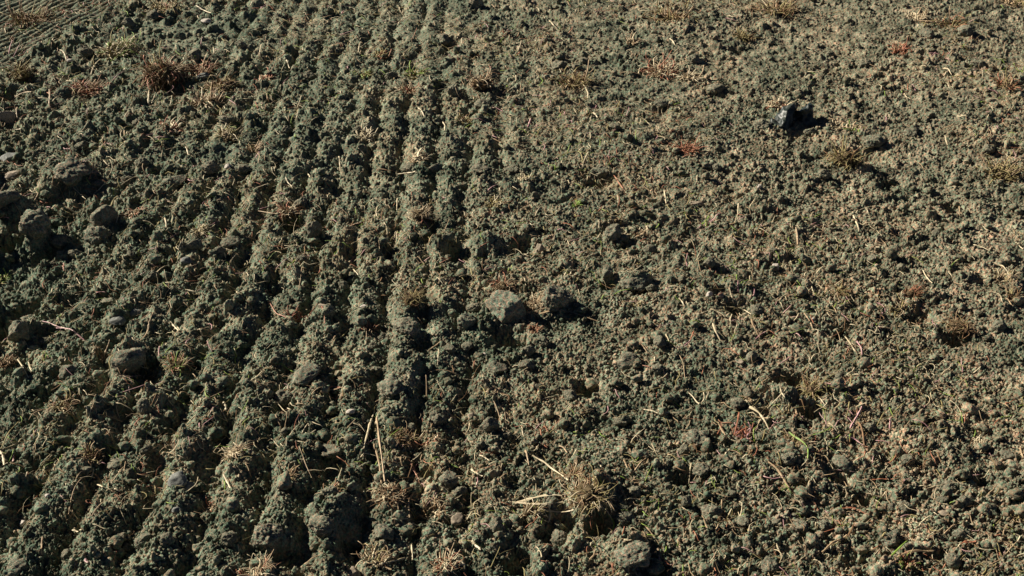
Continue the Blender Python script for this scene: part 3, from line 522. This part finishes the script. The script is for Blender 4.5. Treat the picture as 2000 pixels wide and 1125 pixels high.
# ------------------------------------------------------------------ grass tufts: px, py, spread px, blades, colours, lean (px direction), upright share, root clod, description
T = [
 (232,92,52,70,'ccotg',(1,-.2),.5,0,'pale grass patch bleached on the crest'),(320,150,66,90,'rtbo',(-.6,.6),.4,1,'dark root clod fringed with rusty grass'),(45,150,34,40,'obo',(-.2,-1),.8,1,'dark olive upright tuft'),
 (155,170,24,20,'rt',(.5,.3),.4,0,'small reddish tuft'),(335,250,34,22,'rcc',(1,0),.3,0,'red and cream leaf spray'),(445,262,36,30,'cto',(1,-.2),.3,0,'combed pale tuft on the ridge'),(268,415,34,22,'tcr',(-1,.1),.3,0,'fanned tan tuft'),
 (390,452,32,60,'cco',(.3,.4),.25,0,'cream ball of matted straw'),(497,290,24,9,'tto',(0,-1),1.,0,'sparse tall thin stems'),(520,153,22,22,'rt',(.7,-.3),.3,0,'orange tuft beside a dark clod'),(565,415,44,34,'trc',(-.5,0),.3,1,'rusty tuft over a dark clod'),
 (575,440,22,28,'goo',(0,.8),.5,0,'small yellow-green tuft'),(718,268,30,16,'ccc',(0,-.8),.8,0,'splayed bleached tuft'),(745,105,26,18,'oor',(.4,.1),.5,0,'arching yellow and orange leaves'),(815,308,34,20,'cct',(.8,0),.4,0,'arching cream leaves over a clod'),
 (822,420,50,34,'cct',(.3,.1),.5,1,'bleached tuft spilling over a clod'),(968,398,34,26,'coo',(.8,.2),.4,0,'yellowish cut tuft'),(805,585,54,60,'obo',(.6,.3),.3,1,'olive thatch over a hollow'),(577,620,34,16,'rrrp',(.1,-.9),.9,0,'red-leaved plant with splayed stems'),
 (88,697,20,9,'ggt',(0,-.8),.9,0,'small green sprout tuft'),(348,715,46,50,'ogotr',(.3,-.2),.5,1,'yellow-green tuft with curling blades'),(200,700,30,18,'tbt',(-.3,.1),.5,0,'tangled tan tuft beside the cracked clod'),(458,880,46,46,'cct',(.3,.6),.4,0,'dry straw heap on the ridge flank'),
 (410,992,26,22,'tcr',(-.2,.5),.3,0,'small curled dead tuft'),(982,562,44,30,'ttcr',(-.2,.1),.5,1,'tan root clump with arching leaves'),(1047,592,34,46,'tct',(.2,.4),.3,0,'tangle of cream roots'),(1045,642,26,26,'rbt',(.1,.2),.5,0,'rusty root knot'),
 (1205,432,26,22,'otb',(-.05,-1),1.,0,'upright tan tuft standing on a clod'),(1250,455,34,22,'tbc',(.5,.1),.3,0,'flattened stems beside the upright tuft'),(1150,968,84,150,'ocotb',(.5,.6),.12,1,'large uprooted grass clump'),(1035,1000,56,40,'ccob',(.9,.3),.2,1,'cream straw sheaf with hanging roots'),
 (1115,925,50,46,'obt',(.4,-.1),.3,0,'wiry grass arching from the clump'),(650,960,44,34,'rtob',(.3,.3),.3,0,'rusty fringed tuft by the furrow'),(500,1112,60,44,'cctr',(.2,-.5),.6,0,'cut stubble at the bottom edge'),(845,865,32,22,'crc',(.3,0),.4,0,'pinkish cream tuft'),
 (870,1095,54,46,'rctc',(.2,-.2),.5,0,'reddish stubble patch'),(735,1085,60,36,'ctob',(.2,-.1),.4,0,'crossed stubble stalks'),(1455,850,36,22,'rpr',(-.3,-.2),.5,0,'pile of crossed rusty stalks'),(1462,780,26,16,'ttc',(0,.6),.5,0,'straw wisp on a pale clod'),
 (1588,770,56,54,'obto',(.7,.3),.3,1,'wiry grass fringing a black hole'),(1780,575,44,42,'brb',(.9,-.7),.6,1,'reddish fan of roots'),(1748,608,26,24,'oot',(.1,.6),.4,0,'yellow tuft below the root fan'),(1870,640,54,60,'bobt',(.2,.3),.3,1,'brown grassy clod'),
 (1640,570,38,40,'obo',(.4,.2),.3,0,'matted olive grass'),(1960,540,44,44,'totc',(.5,.1),.3,0,'bushy tan tuft at the right edge'),(1915,868,30,18,'ccc',(0,-.7),.8,0,'white stubble tuft'),(1988,1005,40,30,'tot',(-.7,.5),.4,0,'golden tuft at the right edge'),
 (1775,1100,36,26,'rgt',(.1,-.2),.5,0,'rusty tuft at the bottom'),(1955,335,46,46,'oto',(.2,.2),.4,0,'golden grass tuft'),(1965,165,36,30,'otr',(.3,-.3),.5,0,'yellow and rust tuft'),(1345,290,36,34,'rbr',(.3,.2),.3,0,'dark red tuft'),
 (1350,152,34,26,'tcc',(.6,-.2),.3,0,'straw wisps trailing right'),(1290,140,46,46,'cctr',(.2,.1),.3,0,'far patch of scattered cream straw'),(1025,352,26,20,'coc',(0,-.3),.6,0,'upright bleached straw'),(940,165,46,26,'ctb',(.1,-.3),.5,1,'dark clod with spiky straw'),
 (1757,100,30,20,'rtr',(0,-.6),.7,0,'reddish upright tuft'),(1652,315,52,50,'obo',(.2,.2),.3,1,'grassy dark mound'),(1125,160,50,40,'bot',(.4,.2),.3,0,'brownish combed tuft'),(1522,203,32,26,'crc',(-.9,0),.3,0,'red and cream grass behind the scrap'),
 (1455,72,30,28,'obo',(-.1,-.8),.6,0,'olive tuft on a dark clod'),(5,545,34,22,'gog',(.5,-.2),.5,0,'green tuft at the left edge'),(1235,82,22,14,'tct',(.2,-.6),.6,0,'thin upright straws'),(800,180,30,22,'ctr',(.1,-.2),.4,0,'pinkish scattered wisps'),
 (905,235,22,16,'oco',(.6,-.1),.3,0,'small yellow wisp'),(710,145,24,24,'oog',(.1,.1),.4,0,'dull green patch'),(320,15,44,30,'oto',(.3,-.2),.4,0,'olive and orange grass at the top'),(810,145,30,24,'gob',(.1,.1),.4,0,'faint green sprouts'),
 (1310,30,60,40,'bto',(.3,.1),.3,0,'brown grass at the top edge'),(1520,15,60,40,'bto',(.4,.1),.3,0,'dark grass streak'),(1790,35,34,20,'ctc',(.3,-.4),.5,0,'pale spray near the top'),(1980,5,40,20,'tto',(-.3,.2),.4,0,'golden grass in the top corner'),
 (395,135,40,34,'rtb',(.5,.1),.3,0,'rusty grass behind the ridge'),(430,165,44,34,'tbo',(.6,.2),.3,0,'brown trailing grass'),(405,195,44,30,'btc',(.3,0),.4,0,'dark straw-strewn tuft'),(175,170,44,30,'rtb',(.4,0),.3,0,'red-brown straggling grass'),
 (60,35,60,40,'bob',(.3,0),.3,0,'dark grass in the far corner'),(15,710,40,40,'btb',(.6,.3),.3,1,'dark matted grass at the left'),(1860,45,40,26,'tro',(.3,0),.4,0,'straw-flecked reddish tuft'),(1640,245,24,10,'ctc',(0,-.5),.6,0,'few thin straws'),
 (1670,250,26,8,'gtc',(.3,-.7),.8,0,'green and straw sprig'),(1125,400,22,8,'ggo',(.2,-.5),.7,0,'tiny green sprig'),(1375,440,30,9,'gpr',(.8,-.4),.4,0,'green and red slender blades'),(1545,860,40,26,'tbo',(.2,0),.3,0,'tangled stems near the green blade'),
 (1410,1010,30,14,'tbc',(0,0),.3,0,'few root threads'),(1240,590,36,14,'cto',(.2,0),.3,0,'thin pale threads'),(720,640,30,22,'rbt',(.3,.2),.3,0,'brown leaf litter in the furrow'),(845,1000,50,30,'tbc',(.2,.1),.3,0,'dead stems in the furrow'),
 (760,960,60,60,'tbcb',(.1,.3),.4,0,'stringy straw mat below the tall stalks'),(790,850,50,50,'tbob',(.4,.2),.3,0,'stringy roots over the ridge'),(330,995,0,0,'t',(0,0),0,0,''),(560,930,40,24,'bto',(.2,.1),.4,0,'thin brown grass in the groove'),
 (700,560,0,0,'t',(0,0),0,0,''),(120,790,50,36,'otb',(.2,0),.4,0,'olive grass on a dark ridge'),(180,890,40,26,'tbo',(.3,0),.3,0,'wispy tuft on the slope'),(1690,820,26,14,'cbt',(.3,0),.3,0,'wisps behind the round clod'),(1980,580,40,30,'tob',(-.2,.2),.4,0,'straggly grass at the edge')]
def blade(r, base, az, L, lean_up, droop, rad, n=6):
    d = np.array([math.cos(az), math.sin(az), 0.]); P = [np.array(base, float)]; el = lean_up; st = L/(n-1); tw = r.uniform(-.4, .4)
    for k in range(n-1):
        az += tw+r.uniform(-.35, .35); P.append(P[-1]+st*np.array([math.cos(az)*math.cos(el), math.sin(az)*math.cos(el), math.sin(el)])); el -= droop*(.6+r.rand()*.8)
    return np.array(P)
for ti, (px, py, w, nb, cols, lean, upr, rc, desc) in enumerate(T):
    if not nb: continue
    r = np.random.RandomState(900+ti)
    p = place(px, py+w*.08); R = w/2/float(pxm(p[1]))*(1.35 if py < 350 else 1.0)
    e = link('grass_tuft', None); e.location = p
    tag(e, uniq(desc, px, py, None) if not desc.endswith(('edge', 'bottom', 'top', 'corner', 'hole', 'scrap')) else desc, 'grass tuft', 'dead grass tufts and root clumps')
    used[desc] = 1
    top = 0.
    if rc:
        o = link('root_clod', RC[r.randint(4)], e); s = R*.62
        o.location = (0, 0, s*.25); o.scale = (s*1.15, s, s*.8); o.rotation_euler = (0, 0, r.uniform(0, 6)); top = s*.55
    order = []; [order.append(c) for c in cols if c not in order]
    dead, live = Bag(), Bag(); dc = [c for c in order if c != 'g']
    la = math.atan2(-lean[1], lean[0]); lm = math.hypot(*lean)
    nb = int(nb*(3.0 if py < 420 else 2.2))
    for b in range(nb):
        c = cols[r.randint(len(cols))]
        a = r.uniform(0, 6.283); q = R*(.62 if rc else .75)*math.sqrt(r.rand()); bx, by = q*math.cos(a), q*math.sin(a)
        bz = float(ground(p[0]+bx, p[1]+by))-p[2]-.002
        if rc: bz = max(bz, top*(1-(q/(R*.75))**2))
        az = a if r.rand() > lm*.7 else la+r.normal(0, .6)
        up = r.rand() < upr
        L = R*r.uniform(.4, 1.25)*(1.25 if up else 1.); el = r.uniform(.7, 1.35) if up else r.uniform(.1, .75)
        if not up and r.rand() < .5: az = r.uniform(0, 6.283)
        if lean[1] > .3 and rc and r.rand() < .4: el = r.uniform(-.6, .2)
        wpx = r.uniform(1.0, 3.0)+(1.3 if py < 420 else .2)*(1 if c not in 'ct' else 1.15); rad = wpx/2/float(pxm(p[1]))*(1.25 if py > 700 else 1.)*.9
        P = blade(r, (bx, by, bz), az, L, el, r.uniform(.05, .45), rad)
        gz = ground(p[0]+P[:, 0], p[1]+P[:, 1])-p[2]+rad*.6+.004
        P[1:, 2] = np.maximum(P[1:, 2], gz[1:])
        vf = strand(P, rad, rad*r.uniform(.25, .7), .4, 4)
        if c == 'g': live.add(vf)
        else: dead.add(vf, dc.index(c))
    if dead.n: link('dry_blades', dead.mesh('dry_blades', [MATS[c] for c in dc]), e)
    if live.n: link('green_blades', live.mesh('green_blades', [GREEN]), e)

# ------------------------------------------------------------------ the black plastic scrap, crumpled like a small tent
def plastic():
    o3 = place(1546, 248); k = 1/float(pxm(o3[1]))
    # columns left to right: (x px, ridge height px, depth shift px of ridge, front foot px, back foot px)
    cols = [(-46,4,-4,-10,14),(-38,22,2,-16,30),(-28,20,-6,-30,34),(-20,38,6,-26,40),(-12,56,16,-14,46),(0,66,20,2,46),(8,56,24,8,48),(12,36,26,10,46),(22,52,14,4,40),(32,58,22,0,40),(40,44,22,-8,40),(46,26,4,-4,26),(56,4,0,-6,8)]
    rr = np.random.RandomState(4); C = np.array(cols, float); u = np.linspace(0, len(C)-1, 60)
    D = np.stack([np.interp(u, range(len(C)), C[:, q]) for q in range(5)], 1)
    n = 40; V = np.zeros((len(u), n, 3)); t = np.linspace(-1, 1, n)
    for i, (x, h, rd, ff, bf) in enumerate(D):
        yy = np.where(t < 0, rd+(ff-rd)*(-t)**.8, rd+(bf-rd)*t**.9); zz = np.where(t < 0, h*(1-(-t)**1.7), h*(1-t**1.3))
        V[i] = np.stack([np.full(n, x), yy*1.25, zz*.72], 1)
    Q = V.reshape(-1, 3); env = np.clip(Q[:, 2]/14, .15, 1)
    for f, a in ((.05, 6.5), (.11, 4.0), (.24, 1.6), (.5, .5)):
        Q = Q+np.stack([noise3(Q*f+9, 3), noise3(Q*f+31, 4), noise3(Q*f+57, 5)], 1)*a*env[:, None]
    Q *= k; ix = np.arange(len(u)*n).reshape(len(u), n)
    F = np.stack([ix[:-1, :-1], ix[1:, :-1], ix[1:, 1:], ix[:-1, 1:]], -1).reshape(-1, 4)
    me = new_mesh('plastic_scrap', Q, F, [BLACK]); o = link('plastic_scrap', me); o.location = (o3[0], o3[1], o3[2]-.006)
    s = o.modifiers.new('s', 'SOLIDIFY'); s.thickness = .0012
    tag(o, 'crumpled scrap of black plastic standing on the soil', 'plastic scrap')
plastic()

# ------------------------------------------------------------------ countless crumbs, grit and fibres
def scatter(n, rng, ypow=.6, pad=1.12):
    Y = []; X = []
    v = rng.uniform(-60, 1200, n*2); ks = pxm(flat(np.full(n*2, 1000.), v)[1])
    y = flat(np.full(n*2, 1000.), v)[1]; wgt = (ks.min()/ks)**ypow
    y = y[rng.rand(n*2) < wgt/wgt.max()][:n]
    return rng.uniform(-pad, pad, len(y))*halfw(y), y
def crumbs(name, n, lo, hi, pw, sub, seed, mats, nvar=16, sharp=.7, label=None):
    r = np.random.RandomState(seed); X, Y = scatter(n, r, .6); n = len(X)
    k = furrow(X, Y); d = X*tn[0]+Y*tn[1]-tc0
    keep = ~((d > -.58) & (d < .10) & (X < -.8) & (Y > 4) & (r.rand(n) < .85)) & (r.rand(n) < .55+.45*noise2(X*5, Y*5, 77)+.2)
    X, Y = X[keep], Y[keep]; n = len(X)
    s = lo+(hi-lo)*r.rand(n)**pw
    Z = ground(X, Y)+s*r.uniform(-.1, .6, n); bag = Bag()
    which = r.randint(nvar, size=n)
    for q in range(nvar):
        V, F = lump(sub, seed*50+q, sharp, .34 if sub > 2 else .22, .13 if sub > 2 else 0, 8); m = np.where(which == q)[0]
        a, b, c = r.uniform(0, 6.28, (3, len(m)))
        ca, sa, cb, sb, cc, sc = np.cos(a), np.sin(a), np.cos(b), np.sin(b), np.cos(c), np.sin(c)
        R = np.stack([np.stack([ca*cb, ca*sb*sc-sa*cc, ca*sb*cc+sa*sc], -1), np.stack([sa*cb, sa*sb*sc+ca*cc, sa*sb*cc-ca*sc], -1), np.stack([-sb, cb*sc, cb*cc], -1)], -2)
        sq = r.uniform(.7, 1.2, (len(m), 1, 3))
        W_ = np.einsum('mij,mvj->mvi', R, V[None]*sq)*s[m][:, None, None]; W_[..., 2] *= .85
        W_ += np.stack([X[m], Y[m], Z[m]], -1)[:, None]
        Fq = F[None]+(np.arange(len(m))*len(V))[:, None, None]
        bag.V.append(W_.reshape(-1, 3)); bag.F.append(Fq.reshape(-1, 3)+bag.n); bag.n += W_.shape[0]*W_.shape[1]
        mi = (np.repeat(r.choice(len(mats), len(m), p=[.86]+[.14/(len(mats)-1)]*(len(mats)-1)), len(F)) if len(mats) > 1 else np.zeros(len(m)*len(F)))
        bag.M.append(mi)
    o = link(name, bag.mesh(name, mats)); o['kind'] = 'stuff'; o['label'] = label; o['category'] = 'soil'
SOILG = [SOIL]
crumbs('soil_crumbs', 90000, .0013, .0058, 2.4, 2, 11, SOILG, label='loose crumbs of dry soil covering the ploughed field')
crumbs('soil_lumps', 7500, .004, .0165, 3.4, 3, 12, SOILG, label='small lumps of broken soil strewn over the field')
def fibres(name, n, Lr, wr, cols, seed, label, upr=.3):
    r = np.random.RandomState(seed); X, Y = scatter(n, r, 1.7); bag = Bag(); dens = fbm2(X*2.2, Y*2.2, 88, 2)
    for x, y, dn in zip(X, Y, dens):
        if r.rand() > .26+1.25*dn: continue
        L = r.uniform(*Lr); rad = r.uniform(*wr)*(1+.22*np.clip(y-2, 0, 3.5)); L *= 1+.08*np.clip(y-2, 0, 3.5); z = float(ground(x, y))
        P = blade(r, (x, y, z-.001), r.uniform(0, 6.28), L, r.uniform(.3, 1.1) if r.rand() < upr else r.uniform(-.1, .4), r.uniform(0, .35), rad, 5)
        gz = ground(P[:, 0], P[:, 1])+rad+.003; P[1:, 2] = np.maximum(P[1:, 2], gz[1:])
        bag.add(strand(P, rad, rad*.5, .5, 4), r.randint(len(cols)))
    o = link(name, bag.mesh(name, [MATS[c] for c in cols])); o['kind'] = 'stuff'; o['label'] = label; o['category'] = 'straw litter'
fibres('straw_litter', 13000, (.008, .045), (.0005, .0014), 'ctctoobrgt', 21, 'fine broken straw and chaff scattered through the soil')
fibres('straw_bits', 14000, (.014, .06), (.0007, .0019), 'cctctroobgcp', 23, 'broken stalks and dead leaves mixed through the soil', .2)
fibres('root_fibres', 12000, (.010, .05), (.0003, .0007), 'ctbo', 22, 'hair-thin dead roots sticking out of the soil')
